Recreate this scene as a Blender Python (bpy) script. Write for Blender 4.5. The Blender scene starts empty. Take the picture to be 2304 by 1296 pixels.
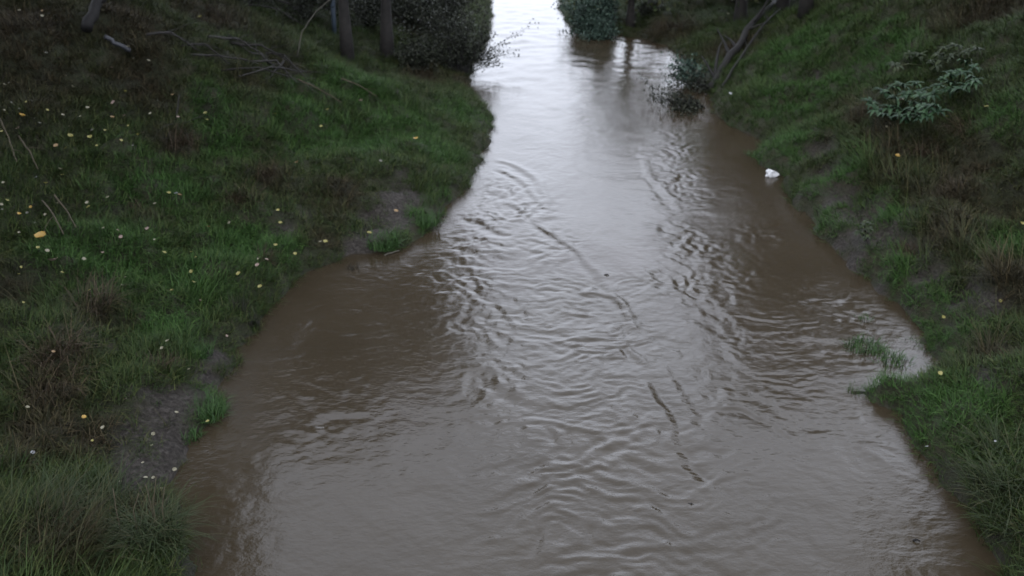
import bpy, bmesh, math, random
import numpy as np
from mathutils import Vector, Matrix, Quaternion
R = math.radians
rng = np.random.default_rng(7)
random.seed(7)
scene = bpy.context.scene
COL = scene.collection

# ------------------------------------------------------------------ camera
CAM_H = 5.0
PITCH = 25.6
FPX, CX, CY = 2213.0, 1152.0, 648.0          # focal length in pixels of the 2304-wide picture
cam_d = bpy.data.cameras.new('camera')
cam_d.sensor_width = 36.0
cam_d.lens = 36.0 * FPX / 2304.0
cam_d.clip_start, cam_d.clip_end = 0.05, 2000
cam_d.dof.use_dof = True
cam_d.dof.focus_distance = 7.0
cam_d.dof.aperture_fstop = 1.8
cam = bpy.data.objects.new('camera', cam_d)
COL.objects.link(cam)
cam.location = (0, 0, CAM_H)
cam.rotation_euler = (R(90 - PITCH), 0, 0)
scene.camera = cam

# ------------------------------------------------------------------ sky, sun, exposure (overcast day)
SUN_EL, SUN_AZ = 55.0, 205.0
w = bpy.data.worlds.new('World'); scene.world = w; w.use_nodes = True
nt = w.node_tree; nt.nodes.clear()
out = nt.nodes.new('ShaderNodeOutputWorld'); bg = nt.nodes.new('ShaderNodeBackground')
sky = nt.nodes.new('ShaderNodeTexSky'); sky.sky_type = 'NISHITA'; sky.sun_disc = False
sky.sun_elevation = R(SUN_EL); sky.sun_rotation = R(SUN_AZ)
sky.dust_density = 4.0; sky.air_density = 1.0
mx = nt.nodes.new('ShaderNodeMix'); mx.data_type = 'RGBA'
mx.inputs['Factor'].default_value = 0.90                     # closed cloud layer over the sky
mx.inputs['B'].default_value = (13.2, 14.0, 16.0, 1)
nt.links.new(sky.outputs[0], mx.inputs['A'])
# even cloud cover, dimmer in the mist near the horizon
tcw = nt.nodes.new('ShaderNodeTexCoord'); sp = nt.nodes.new('ShaderNodeSeparateXYZ'); nt.links.new(tcw.outputs['Generated'], sp.inputs[0])
ma = nt.nodes.new('ShaderNodeValToRGB'); ma.color_ramp.interpolation = 'EASE'
for k, (p_, c_) in enumerate([(0.0, 0.60), (0.30, 1.0), (1.0, 0.58)]):
    e_ = ma.color_ramp.elements[k] if k < 2 else ma.color_ramp.elements.new(1.0)
    e_.position = p_; e_.color = (c_, c_, c_, 1)
nt.links.new(sp.outputs['Z'], ma.inputs[0])
vm = nt.nodes.new('ShaderNodeVectorMath'); vm.operation = 'SCALE'
nt.links.new(mx.outputs['Result'], vm.inputs[0]); nt.links.new(ma.outputs[0], vm.inputs['Scale'])
nt.links.new(vm.outputs[0], bg.inputs['Color'])
bg.inputs['Strength'].default_value = 0.10
nt.links.new(bg.outputs[0], out.inputs[0])

sd = bpy.data.lights.new('sun', 'SUN'); sd.energy = 0.5; sd.angle = R(30); sd.color = (1, 0.97, 0.92)
sun = bpy.data.objects.new('sun', sd); COL.objects.link(sun)
_e, _a = R(SUN_EL), R(SUN_AZ)
sdir = Vector((math.sin(_a) * math.cos(_e), math.cos(_a) * math.cos(_e), math.sin(_e)))
sun.rotation_euler = sdir.to_track_quat('Z', 'Y').to_euler()
sun.location = sdir * 60

scene.view_settings.view_transform = 'Standard'
scene.view_settings.look = 'None'
scene.view_settings.gamma = 1.0
scene.view_settings.exposure = 1.45
scene.view_settings.use_curve_mapping = False
scene.render.engine = 'CYCLES'
scene.cycles.max_bounces = 5; scene.cycles.diffuse_bounces = 2; scene.cycles.glossy_bounces = 3

# ------------------------------------------------------------------ pixel <-> world helpers (layout measured from the photo)
_c, _s = math.cos(R(PITCH)), math.sin(R(PITCH))
def ray(px, py):
    a, b = (px - CX) / FPX, -(py - CY) / FPX
    return Vector((a, _c + b * _s, -_s + b * _c))
def on_plane(px, py, z=0.0):
    d = ray(px, py); t = (z - CAM_H) / d.z
    return np.array((d.x * t, d.y * t))
def m_per_px(px, py, z=0.0):
    p = on_plane(px, py, z)
    return (p[1] * _c + (CAM_H - z) * _s) / FPX

# ------------------------------------------------------------------ noise in numpy
def _hash(ix, iy, seed):
    h = (ix.astype(np.int64) * 374761393 + iy.astype(np.int64) * 668265263 + seed * 1442695041) & 0xFFFFFFFF
    h = ((h ^ (h >> 13)) * 1274126177) & 0xFFFFFFFF
    h = h ^ (h >> 16)
    return (h & 0xFFFF) / 65535.0 * 2 * np.pi
def gnoise(x, y, seed=0):
    x = np.asarray(x, float); y = np.asarray(y, float)
    ix, iy = np.floor(x), np.floor(y); fx, fy = x - ix, y - iy
    u = fx * fx * fx * (fx * (fx * 6 - 15) + 10); v = fy * fy * fy * (fy * (fy * 6 - 15) + 10)
    def g(dx, dy):
        a = _hash(ix + dx, iy + dy, seed)
        return np.cos(a) * (fx - dx) + np.sin(a) * (fy - dy)
    return ((g(0, 0) * (1 - u) + g(1, 0) * u) * (1 - v) + (g(0, 1) * (1 - u) + g(1, 1) * u) * v) * 1.5
def fbm(x, y, octv=4, seed=0, gain=0.5):
    r = 0; a = 1.0
    for o in range(octv):
        r = r + a * gnoise(x * 2 ** o, y * 2 ** o, seed + o * 17); a *= gain
    return r
def sstep(a, b, x):
    t = np.clip((x - a) / (b - a), 0, 1); return t * t * (3 - 2 * t)

# ------------------------------------------------------------------ materials
def new_mat(name):
    m = bpy.data.materials.new(name); m.use_nodes = True
    n = m.node_tree; b = n.nodes['Principled BSDF']
    return m, n, b
def link(n, a, b): n.links.new(a, b)
def ramp(n, fac, stops):
    r = n.nodes.new('ShaderNodeValToRGB'); e = r.color_ramp.elements
    while len(e) < len(stops): e.new(0.5)
    for k, (p, c) in enumerate(stops): e[k].position = p; e[k].color = (*c, 1)
    if fac is not None: n.links.new(fac, r.inputs[0])
    return r
def noise_node(n, scale, detail=4, coord='Object', rough=0.55, vec=None):
    tc = n.nodes.new('ShaderNodeTexCoord'); t = n.nodes.new('ShaderNodeTexNoise')
    t.inputs['Scale'].default_value = scale; t.inputs['Detail'].default_value = detail
    t.inputs['Roughness'].default_value = rough
    n.links.new(vec if vec is not None else tc.outputs[coord], t.inputs['Vector'])
    return t
def bump(n, b, hsock, strength, dist):
    bp = n.nodes.new('ShaderNodeBump'); bp.inputs['Strength'].default_value = strength
    bp.inputs['Distance'].default_value = dist
    n.links.new(hsock, bp.inputs['Height']); n.links.new(bp.outputs[0], b.inputs['Normal'])
def mixc(n, fac, a, b):
    m = n.nodes.new('ShaderNodeMix'); m.data_type = 'RGBA'
    for sock, v in (('Factor', fac), ('A', a), ('B', b)):
        if isinstance(v, (tuple, list)): m.inputs[sock].default_value = (*v, 1)
        elif isinstance(v, (int, float)): m.inputs[sock].default_value = v
        else: n.links.new(v, m.inputs[sock])
    return m.outputs['Result']

def leaf_mat(name, c1, c2, c3=None, rough=0.55, coord='Object', trans=0.15):
    m, n, b = new_mat(name)
    g = n.nodes.new('ShaderNodeNewGeometry')
    stops = [(0.0, c1), (0.6, c2)] + ([(1.0, c3)] if c3 else [])
    r = ramp(n, g.outputs['Random Per Island'], stops)
    link(n, r.outputs[0], b.inputs['Base Color'])
    b.inputs['Roughness'].default_value = rough
    b.inputs['Specular IOR Level'].default_value = 0.15
    return m
def bark_mat(name, c1, c2, scale=9):
    m, n, b = new_mat(name)
    t = noise_node(n, scale, 6); r = ramp(n, t.outputs['Fac'], [(0.3, c1), (0.7, c2)])
    link(n, r.outputs[0], b.inputs['Base Color']); b.inputs['Roughness'].default_value = 0.8
    b.inputs['Specular IOR Level'].default_value = 0.25
    bump(n, b, t.outputs['Fac'], 0.6, 0.02)
    return m
def plain_mat(name, c1, c2, scale=20, rough=0.6):
    m, n, b = new_mat(name)
    t = noise_node(n, scale, 3); r = ramp(n, t.outputs['Fac'], [(0.35, c1), (0.65, c2)])
    link(n, r.outputs[0], b.inputs['Base Color']); b.inputs['Roughness'].default_value = rough
    return m

M = {}
M['bark'] = bark_mat('bark', (0.0072, 0.0065, 0.0058), (0.0198, 0.0173, 0.0151))
M['bark_dark'] = bark_mat('bark_dark', (0.0036, 0.0032, 0.0029), (0.0079, 0.0072, 0.0065))
M['dead_wood'] = bark_mat('dead_wood', (0.0130, 0.0119, 0.0108), (0.0281, 0.0259, 0.0238), 14)
M['cane'] = bark_mat('cane', (0.0432, 0.0396, 0.0306), (0.0720, 0.0684, 0.0540), 14)
M['straw'] = bark_mat('straw', (0.0302, 0.0252, 0.0151), (0.0504, 0.0403, 0.0252), 14)
M['crown_green'] = leaf_mat('crown_green', (0.0136, 0.0223, 0.0087), (0.0248, 0.0360, 0.0124), (0.0465, 0.0465, 0.0174))
M['crown_autumn'] = leaf_mat('crown_autumn', (0.0186, 0.0236, 0.0087), (0.0372, 0.0372, 0.0124), (0.0744, 0.0558, 0.0155))
M['shrub_dark'] = leaf_mat('shrub_dark', (0.008, 0.010, 0.006), (0.014, 0.017, 0.010), (0.026, 0.028, 0.019))
M['shrub_blue'] = leaf_mat('shrub_blue', (0.0163, 0.0288, 0.0232), (0.0279, 0.0465, 0.0349), (0.0418, 0.0651, 0.0465))
M['weed_blue'] = leaf_mat('weed_blue', (0.006, 0.017, 0.007), (0.012, 0.030, 0.012), (0.022, 0.046, 0.020))
M['weed_light'] = leaf_mat('weed_light', (0.0077, 0.0129, 0.0043), (0.0129, 0.0197, 0.0068), (0.0205, 0.0290, 0.0102))
M['tuft_lush'] = leaf_mat('tuft_lush', (0.0130, 0.0304, 0.0078), (0.0217, 0.0499, 0.0122), (0.0325, 0.0651, 0.0174))
M['tuft_dark'] = leaf_mat('tuft_dark', (0.0052, 0.0052, 0.0039), (0.0108, 0.0104, 0.0069), (0.0217, 0.0174, 0.0122))
M['tuft_brown'] = leaf_mat('tuft_brown', (0.0217, 0.0139, 0.0087), (0.0369, 0.0252, 0.0152), (0.0564, 0.0412, 0.0239))
M['tuft_green'] = leaf_mat('tuft_green', (0.0097, 0.0163, 0.0052), (0.0179, 0.0277, 0.0092), (0.0358, 0.0326, 0.0146))
M['stone'] = plain_mat('stone', (0.10, 0.10, 0.10), (0.18, 0.17, 0.165))
M['plastic'] = plain_mat('plastic', (0.36, 0.37, 0.38), (0.46, 0.46, 0.47), 12, 0.4)
M['blue_paint'] = plain_mat('blue_paint', (0.0180, 0.0300, 0.0450), (0.0270, 0.0408, 0.0570), 10, 0.7)
M['grey_pipe'] = plain_mat('grey_pipe', (0.0108, 0.0122, 0.0153), (0.0153, 0.0162, 0.0198), 10, 0.6)
for k, c in dict(y=(0.42, 0.38, 0.10), c=(0.40, 0.37, 0.25), p=(0.42, 0.30, 0.24), o=(0.40, 0.25, 0.10),
                 O=(0.62, 0.38, 0.06), g=(0.16, 0.16, 0.12), w=(0.42, 0.43, 0.45)).items():
    M['leaf_' + k] = plain_mat('leaf_' + k, tuple(v * 0.22 for v in c), tuple(v * 0.50 for v in c), 25, 0.5)

# ------------------------------------------------------------------ mesh helpers
def mesh_obj(name, verts, faces, mat, parent=None, smooth=True):
    me = bpy.data.meshes.new(name)
    me.from_pydata([tuple(v) for v in verts], [], [tuple(f) for f in faces])
    if smooth:
        me.polygons.foreach_set('use_smooth', [True] * len(me.polygons))
    if mat: me.materials.append(mat)
    o = bpy.data.objects.new(name, me); COL.objects.link(o)
    if parent: o.parent = parent
    return o
def quad_soup(name, V, mat, parent=None, tri=False):
    """V: (n,k,3) array of separate faces."""
    n, k, _ = V.shape
    me = bpy.data.meshes.new(name)
    me.vertices.add(n * k); me.vertices.foreach_set('co', V.reshape(-1).astype(np.float32))
    me.loops.add(n * k); me.loops.foreach_set('vertex_index', np.arange(n * k, dtype=np.int32))
    me.polygons.add(n); me.polygons.foreach_set('loop_start', np.arange(0, n * k, k, dtype=np.int32))
    me.update(calc_edges=True); me.validate()
    me.materials.append(mat)
    o = bpy.data.objects.new(name, me); COL.objects.link(o)
    if parent: o.parent = parent
    return o
def grid_mesh(name, X, Y, Z, mat):
    ny, nx = X.shape
    idx = np.arange(nx * ny).reshape(ny, nx)
    F = np.stack([idx[:-1, :-1], idx[:-1, 1:], idx[1:, 1:], idx[1:, :-1]], -1).reshape(-1, 4)
    me = bpy.data.meshes.new(name)
    me.vertices.add(nx * ny)
    me.vertices.foreach_set('co', np.stack([X, Y, Z], -1).reshape(-1).astype(np.float32))
    me.loops.add(F.size); me.loops.foreach_set('vertex_index', F.reshape(-1).astype(np.int32))
    me.polygons.add(len(F)); me.polygons.foreach_set('loop_start', np.arange(0, F.size, 4, dtype=np.int32))
    me.polygons.foreach_set('use_smooth', np.ones(len(F), bool))
    me.update(calc_edges=True); me.materials.append(mat)
    o = bpy.data.objects.new(name, me); COL.objects.link(o)
    return o
def tube(pts, radii, sides=7, V=None, F=None, close=True):
    V = [] if V is None else V; F = [] if F is None else F
    pts = [Vector(p) for p in pts]; base = len(V)
    prev = None
    for i, p in enumerate(pts):
        d = (pts[min(i + 1, len(pts) - 1)] - pts[max(i - 1, 0)])
        d = d.normalized() if d.length > 1e-9 else Vector((0, 0, 1))
        if prev is None:
            u = d.orthogonal().normalized()
        else:
            u = (prev - d * prev.dot(d));  u = u.normalized() if u.length > 1e-6 else d.orthogonal().normalized()
        prev = u; v = d.cross(u)
        for k in range(sides):
            a = 2 * math.pi * k / sides
            V.append(p + (u * math.cos(a) + v * math.sin(a)) * radii[i])
    for i in range(len(pts) - 1):
        for k in range(sides):
            a = base + i * sides + k; b = base + i * sides + (k + 1) % sides
            F.append((a, b, b + sides, a + sides))
    F.append(tuple(base + k for k in range(sides))[::-1])
    F.append(tuple(base + (len(pts) - 1) * sides + k for k in range(sides)))
    return V, F
def tag(o, label=None, cat=None, group=None, kind=None):
    if label: o['label'] = label
    if cat: o['category'] = cat
    if group: o['group'] = group
    if kind: o['kind'] = kind
    return o
def empty(name, loc, rz=0.0):
    o = bpy.data.objects.new(name, None); COL.objects.link(o)
    o.location = loc; o.rotation_euler = (0, 0, rz); o.empty_display_size = 0.2
    return o
def copy_tree(o, parent=None):
    c = o.copy(); COL.objects.link(c); c.parent = parent
    for ch in o.children: copy_tree(ch, c)
    return c
def wander(p, d, length, n, jitter, droop=0.0, rnd=random):
    pts = [Vector(p)]; d = Vector(d).normalized(); st = length / n
    for i in range(n):
        d = (d + Vector((rnd.uniform(-1, 1), rnd.uniform(-1, 1), rnd.uniform(-1, 1))) * jitter + Vector((0, 0, -droop))).normalized()
        pts.append(pts[-1] + d * st)
    return pts

# ------------------------------------------------------------------ river outline (ground plan, from the water line)
left_px = [(455, 1500), (440, 1296), (400, 1190), (372, 1110), (420, 1030), (468, 970), (497, 905), (497, 850), (522, 790), (580, 748),
           (602, 690), (650, 645), (700, 617), (770, 577), (880, 568), (960, 532), (1003, 485), (1042, 425), (1082, 365),
           (1107, 300), (1100, 250), (1062, 208), (1052, 170), (1072, 130), (1098, 90), (1104, 50), (1104, 0), (1102, -60), (1096, -130)]
right_px = [(2240, 1500), (2236, 1296), (2232, 1210), (2172, 1150), (2105, 1060), (2062, 980), (2030, 930), (1985, 915), (1920, 885),
            (1975, 872), (2055, 876), (2125, 830), (2055, 725), (1990, 670), (1905, 590), (1850, 530), (1790, 460), (1752, 400),
            (1695, 352), (1722, 322), (1690, 300), (1625, 272), (1605, 225), (1582, 188), (1562, 146), (1508, 106), (1452, 88),
            (1380, 80), (1292, 72), (1262, 40), (1262, 0), (1258, -60), (1250, -130)]
Lw = [on_plane(*p) for p in left_px]; Rw = [on_plane(*p) for p in right_px]
Lw = [np.array((-3.9, -30)), np.array((-3.6, 0.0))] + Lw + [Lw[-1] + np.array((-2, 20)), Lw[-1] + np.array((-8, 60)), np.array((-30, 160)), np.array((-80, 400))]
Rw = [np.array((4.2, -30)), np.array((3.7, 0.0))] + Rw + [Rw[-1] + np.array((-2, 20)), Rw[-1] + np.array((-8, 60)), np.array((-22, 160)), np.array((-60, 400))]
POLY = np.array(Lw + Rw[::-1])

def seg_dist(P, line):
    d = np.full(len(P), 1e9)
    for a, b in zip(line[:-1], line[1:]):
        ab = b - a; t = np.clip(((P - a) @ ab) / (ab @ ab + 1e-12), 0, 1)
        d = np.minimum(d, np.hypot(*(P - a - t[:, None] * ab).T))
    return d
def inside(P, poly):
    r = np.zeros(len(P), bool); x, y = P.T
    for a, b in zip(poly, np.roll(poly, -1, 0)):
        c = ((a[1] > y) != (b[1] > y))
        with np.errstate(divide='ignore', invalid='ignore'):
            xi = (b[0] - a[0]) * (y - a[1]) / (b[1] - a[1]) + a[0]
        r ^= c & (x < xi)
    return r
def land(P):
    dl, dr = seg_dist(P, Lw), seg_dist(P, Rw)
    ins = inside(P, POLY)
    d = np.minimum(dl, dr); d = np.where(ins, -d, d)
    return d, (dl < dr)

def axis(lo, hi, step, far_lo, far_hi, g=1.28):
    a = list(np.arange(lo, hi + step / 2, step)); s = step
    while a[-1] < far_hi: s *= g; a.append(a[-1] + s)
    s = step
    while a[0] > far_lo: s *= g; a.insert(0, a[0] - s)
    return np.array(a)

# ------------------------------------------------------------------ ground
gx = axis(-13, 13, 0.1, -450, 450); gy = axis(2, 38, 0.1, -60, 700)
GX, GY = np.meshgrid(gx, gy)
P = np.stack([GX.ravel(), GY.ravel()], 1)
# jitter the shoreline so that it is not a smooth polyline
wob = np.stack([fbm(P[:, 0] * 1.7, P[:, 1] * 1.7, 4, 3), fbm(P[:, 0] * 1.7 + 9, P[:, 1] * 1.7, 4, 5)], 1) * 0.11
D, LEFT = land(P + wob)
def profile(d, left, x, y):
    dp = np.maximum(d, 0)
    zl = 0.10 * sstep(0, 0.18, dp) + 0.26 * np.minimum(dp, 2.2) + 0.46 * np.clip(dp - 2.2, 0, 5.5) + 0.05 * np.clip(dp - 7.7, 0, 60)
    zr = 0.14 * sstep(0, 0.16, dp) + 0.50 * np.minimum(dp, 1.2) + 0.66 * np.clip(dp - 1.2, 0, 4.4) + 0.05 * np.clip(dp - 5.6, 0, 60)
    zr = zr * (1 - 0.72 * sstep(20, 26, y))                     # low ground behind the pool
    z = np.where(left, zl, zr)
    bumps = fbm(x * 0.55, y * 0.55, 3, 21) * 0.16 + fbm(x * 2.0, y * 2.0, 3, 31) * 0.12
    z = z + bumps * sstep(0.05, 0.9, dp)
    zw = -0.9 * sstep(0, 1.6, -d) - 0.03
    return np.where(d > 0, z, zw)
Z = profile(D, LEFT, P[:, 0], P[:, 1])
GZ = Z.reshape(GX.shape)
GD = D.reshape(GX.shape); GL = LEFT.reshape(GX.shape).astype(float)

def sample(A, x, y):
    x = np.asarray(x, float); y = np.asarray(y, float)
    i = np.clip(np.searchsorted(gx, x) - 1, 0, len(gx) - 2); j = np.clip(np.searchsorted(gy, y) - 1, 0, len(gy) - 2)
    u = np.clip((x - gx[i]) / (gx[i + 1] - gx[i]), 0, 1); v = np.clip((y - gy[j]) / (gy[j + 1] - gy[j]), 0, 1)
    return (A[j, i] * (1 - u) + A[j, i + 1] * u) * (1 - v) + (A[j + 1, i] * (1 - u) + A[j + 1, i + 1] * u) * v
TS = np.linspace(2.0, 60.0, 5800)
def hit(px, py, lift=0.0, floor=0.0):
    """the place on the ground (or the water) that the photo shows at this pixel"""
    d = ray(px, py); d = np.array(d); L = np.linalg.norm(d); d = d / L
    p = np.array((0, 0, CAM_H)) + TS[:, None] * d
    h = np.maximum(sample(GZ, p[:, 0], p[:, 1]), floor) + lift
    k = np.argmax(p[:, 2] < h) if np.any(p[:, 2] < h) else len(TS) - 1
    q = p[k]
    return Vector((q[0], q[1], h[k]))
def hit_ground(px, py):
    v = hit(px, py); v.z = float(sample(GZ, v.x, v.y)); return v
def pxm(v):                                       # metres per photo pixel at a place
    return ((v.y) * _c + (CAM_H - v.z) * _s) / FPX
def gz(x, y): return float(sample(GZ, x, y))

def blob_field(P, blobs):
    f = np.zeros(len(P))
    for px, py, r in blobs:
        c = hit(px, py); rm = r * pxm(c)
        # a patch seen at a slant is longer in depth than it is wide
        dd = ((P[:, 0] - c.x) / rm) ** 2 + ((P[:, 1] - c.y) / (rm * 1.35)) ** 2
        f = np.maximum(f, np.exp(-dd * 0.9))
    return f
MUD = [(895, 440, 66), (860, 490, 60), (835, 520, 35), (800, 555, 26), (905, 392, 22), (690, 485, 18), (650, 515, 16), (620, 530, 14),
       (350, 960, 85), (320, 1040, 80), (385, 900, 60), (455, 850, 45), (485, 800, 38), (290, 1085, 55), (300, 980, 45), (340, 880, 35), (420, 1010, 35), (380, 1070, 40),
       (1832, 160, 13), (1828, 220, 16), (1826, 280, 20), (1835, 335, 36), (1850, 390, 34), (1895, 440, 44), (1930, 480, 49), (1985, 518, 42),
       (2050, 555, 36), (2100, 600, 34), (2160, 650, 31), (1905, 540, 34), (1918, 590, 29), (1940, 635, 23), (2235, 690, 40), (2150, 675, 18), (2215, 850, 32),
       (2045, 835, 16), (2062, 850, 12), (1975, 655, 12)]
LUSH = [(870, 540, 45), (940, 495, 50), (1000, 450, 30), (460, 905, 42), (425, 988, 20), (445, 800, 30), (1880, 490, 45), (1850, 430, 40), (1715, 345, 26),
        (1780, 330, 60), (2100, 930, 90), (2000, 880, 45), (2200, 900, 60), (640, 560, 40), (900, 300, 90), (1040, 260, 60), (700, 300, 100),
        (650, 220, 60), (500, 330, 60), (550, 560, 90), (800, 200, 90), (1760, 230, 60), (1800, 120, 80), (2000, 110, 80), (2270, 260, 50), (820, 330, 80), (980, 340, 60),
        (1850, 200, 90), (1950, 170, 80), (1900, 400, 60), (2000, 480, 50), (1980, 620, 60), (2080, 720, 70), (2150, 780, 60), (2050, 650, 50), (2250, 560, 50),
        (350, 420, 100), (250, 600, 100), (430, 640, 80), (150, 560, 60), (480, 250, 50), (380, 730, 60)]
BROWN = [(405, 335, 48), (600, 405, 42), (545, 465, 36), (210, 715, 52), (130, 805, 52), (110, 890, 55), (330, 480, 38), (60, 1000, 80), (10, 640, 55),
         (200, 1000, 60), (300, 1150, 50), (2200, 330, 70), (2280, 430, 70), (2110, 350, 50), (2010, 350, 30), (2060, 450, 45), (1990, 300, 40),
         (100, 60, 130), (300, 60, 120), (480, 40, 100), (80, 190, 110), (320, 170, 90), (580, 190, 70), (650, 160, 50), (950, 160, 60), (1040, 185, 40),
         (150, 1250, 90), (2240, 800, 60), (2290, 640, 80), (2150, 520, 60), (2250, 30, 80), (780, 430, 40), (720, 540, 35), (760, 480, 30), (930, 60, 70),
         (1500, 70, 60), (1640, 110, 60), (1900, 230, 50), (1860, 310, 20), (2150, 420, 60), (2000, 400, 40), (2130, 60, 60), (1950, 270, 40)]
near = (np.abs(P[:, 0]) < 15) & (P[:, 1] > 0) & (P[:, 1] < 42)
mud = np.zeros(len(P)); lush = np.zeros(len(P)); brown = np.zeros(len(P))
mud[near] = blob_field(P[near], MUD); lush[near] = blob_field(P[near], LUSH); brown[near] = blob_field(P[near], BROWN)
nz = fbm(P[:, 0] * 3.1, P[:, 1] * 3.1, 4, 77)
mud = sstep(0.28, 0.72, mud + (nz * 0.45 + fbm(P[:, 0] * 9, P[:, 1] * 9, 2, 79) * 0.22) * sstep(0.04, 0.4, mud))
mud = np.maximum(mud, (1 - sstep(-0.02, 0.03, D)) * 0.6)
brown = np.clip(brown + fbm(P[:, 0] * 0.9, P[:, 1] * 0.9, 3, 91) * 0.28, 0, 1)
dent = np.zeros(len(P)); dent[near] = blob_field(P[near], [(2190, 345, 55), (2260, 330, 55), (2280, 420, 60), (2240, 440, 40), (945, 152, 26), (15, 640, 40), (2100, 370, 28)])
GZ = GZ - 0.42 * dent.reshape(GX.shape) * sstep(0.2, 0.8, GD)          # washed-out hollows in the banks
trk = np.zeros(len(P)); trk[near] = blob_field(P[near], [q for q in MUD if q[0] > 1800 and q[1] < 660])
GZ = GZ - 0.15 * sstep(0.3, 0.8, trk).reshape(GX.shape) * sstep(0.25, 0.6, GD)      # trodden ledge along the right bank
GM, GLU, GB = (a.reshape(GX.shape) for a in (mud, lush, brown))
# trodden mud lies lower than the turf round it
GZ = np.where(GD > 0, GZ - GM * 0.05 * sstep(0.1, 0.4, GD), GZ)

m, n, b = new_mat('bank_soil')
att = n.nodes.new('ShaderNodeAttribute'); att.attribute_name = 'mud'
t1 = noise_node(n, 3.5, 8, rough=0.65); t2 = noise_node(n, 26, 6, rough=0.6)
turf = ramp(n, t1.outputs['Fac'], [(0.3, (0.0112, 0.0099, 0.0062)), (0.5, (0.0174, 0.0198, 0.0093)), (0.7, (0.0279, 0.0236, 0.0149))])
mudc = ramp(n, t2.outputs['Fac'], [(0.3, (0.0090, 0.0075, 0.0060)), (0.5, (0.0250, 0.0215, 0.0185)), (0.72, (0.0540, 0.0480, 0.0430))])
b.inputs['Specular IOR Level'].default_value = 0.15
link(n, mixc(n, att.outputs['Fac'], turf.outputs[0], mudc.outputs[0]), b.inputs['Base Color'])
rr = ramp(n, t1.outputs['Fac'], [(0.35, (0.6,) * 3), (0.65, (0.9,) * 3)])
link(n, rr.outputs[0], b.inputs['Roughness'])
bump(n, b, t2.outputs['Fac'], 1.0, 0.06)
ground = grid_mesh('ground', GX, GY, GZ, m)
a = ground.data.attributes.new('mud', 'FLOAT', 'POINT'); a.data.foreach_set('value', GM.ravel().astype(np.float32))
tag(ground, kind='structure')

# ------------------------------------------------------------------ river water
wx = np.concatenate([np.linspace(-60, -8, 30)[:-1], np.arange(-8, -4.2, 0.12), np.arange(-4.2, 4.4, 0.024), np.arange(4.4, 9, 0.12), np.linspace(9, 30, 12)])
wy = [-12.0]
while wy[-1] < 250:
    y = wy[-1]
    st = 1.0 if y < 2 else (0.06 if y < 3.6 else (0.024 if y < 11 else (0.034 if y < 16 else (0.06 if y < 30 else min(0.06 + (y - 30) * 0.08, 8)))))
    wy.append(y + st)
wy = np.array(wy)
WX, WY = np.meshgrid(wx, wy)
Q = np.stack([WX.ravel(), WY.ravel()], 1)
def wfield(blobs, stretch=1.3):
    f = np.zeros(len(Q))
    for px, py, r, s in blobs:
        c = on_plane(px, py); rm = r * m_per_px(px, py)
        f = np.maximum(f, s * np.exp(-(((Q[:, 0] - c[0]) / rm) ** 2 + ((Q[:, 1] - c[1]) / (rm * stretch)) ** 2)))
    return f
x, y = Q.T
wxp = fbm(x * 1.1, y * 1.1, 3, 201) * 0.35; wyp = fbm(x * 1.1 + 31, y * 1.1, 3, 203) * 0.35
cross = wfield([(1300, 690, 150, .8), (1350, 760, 150, 1), (1250, 740, 130, .8), (1340, 880, 170, .75), (1340, 980, 200, 1), (1320, 1060, 200, .9), (1400, 1240, 280, .8),
                (1600, 1160, 160, .5), (1500, 1130, 120, .6), (1750, 900, 150, .35), (1700, 760, 120, .4)])
chop = wfield([(1130, 420, 70, 1), (1180, 470, 70, 1), (1110, 490, 80, .9), (1230, 550, 70, .8), (1090, 560, 90, .7), (1060, 640, 110, .55),
               (1500, 340, 55, .9), (1510, 400, 60, 1), (1530, 450, 50, .9), (1510, 530, 60, 1), (1560, 560, 80, .8), (1540, 640, 100, .7), (1620, 620, 100, .5),
               (1720, 530, 60, .5), (1900, 690, 120, .45), (1850, 760, 130, .4), (1080, 720, 90, .5), (1140, 860, 110, .5), (760, 930, 130, .25), (720, 980, 90, .3), (1600, 930, 130, .4),
               (1500, 300, 40, .6), (2000, 1000, 90, .3)])
h = cross * (0.0118 * gnoise((x + wxp) / 0.40, (y + wyp) / 0.125, 301) + 0.0090 * gnoise((x + wxp) / 0.2 + 5, (y + wyp) / 0.07, 305))
h = h + chop * (0.0165 * gnoise((x + wxp * 1.3) / 0.19, (y + wyp) / 0.17, 311) + 0.0075 * gnoise(x / 0.09, y / 0.10, 315))
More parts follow.
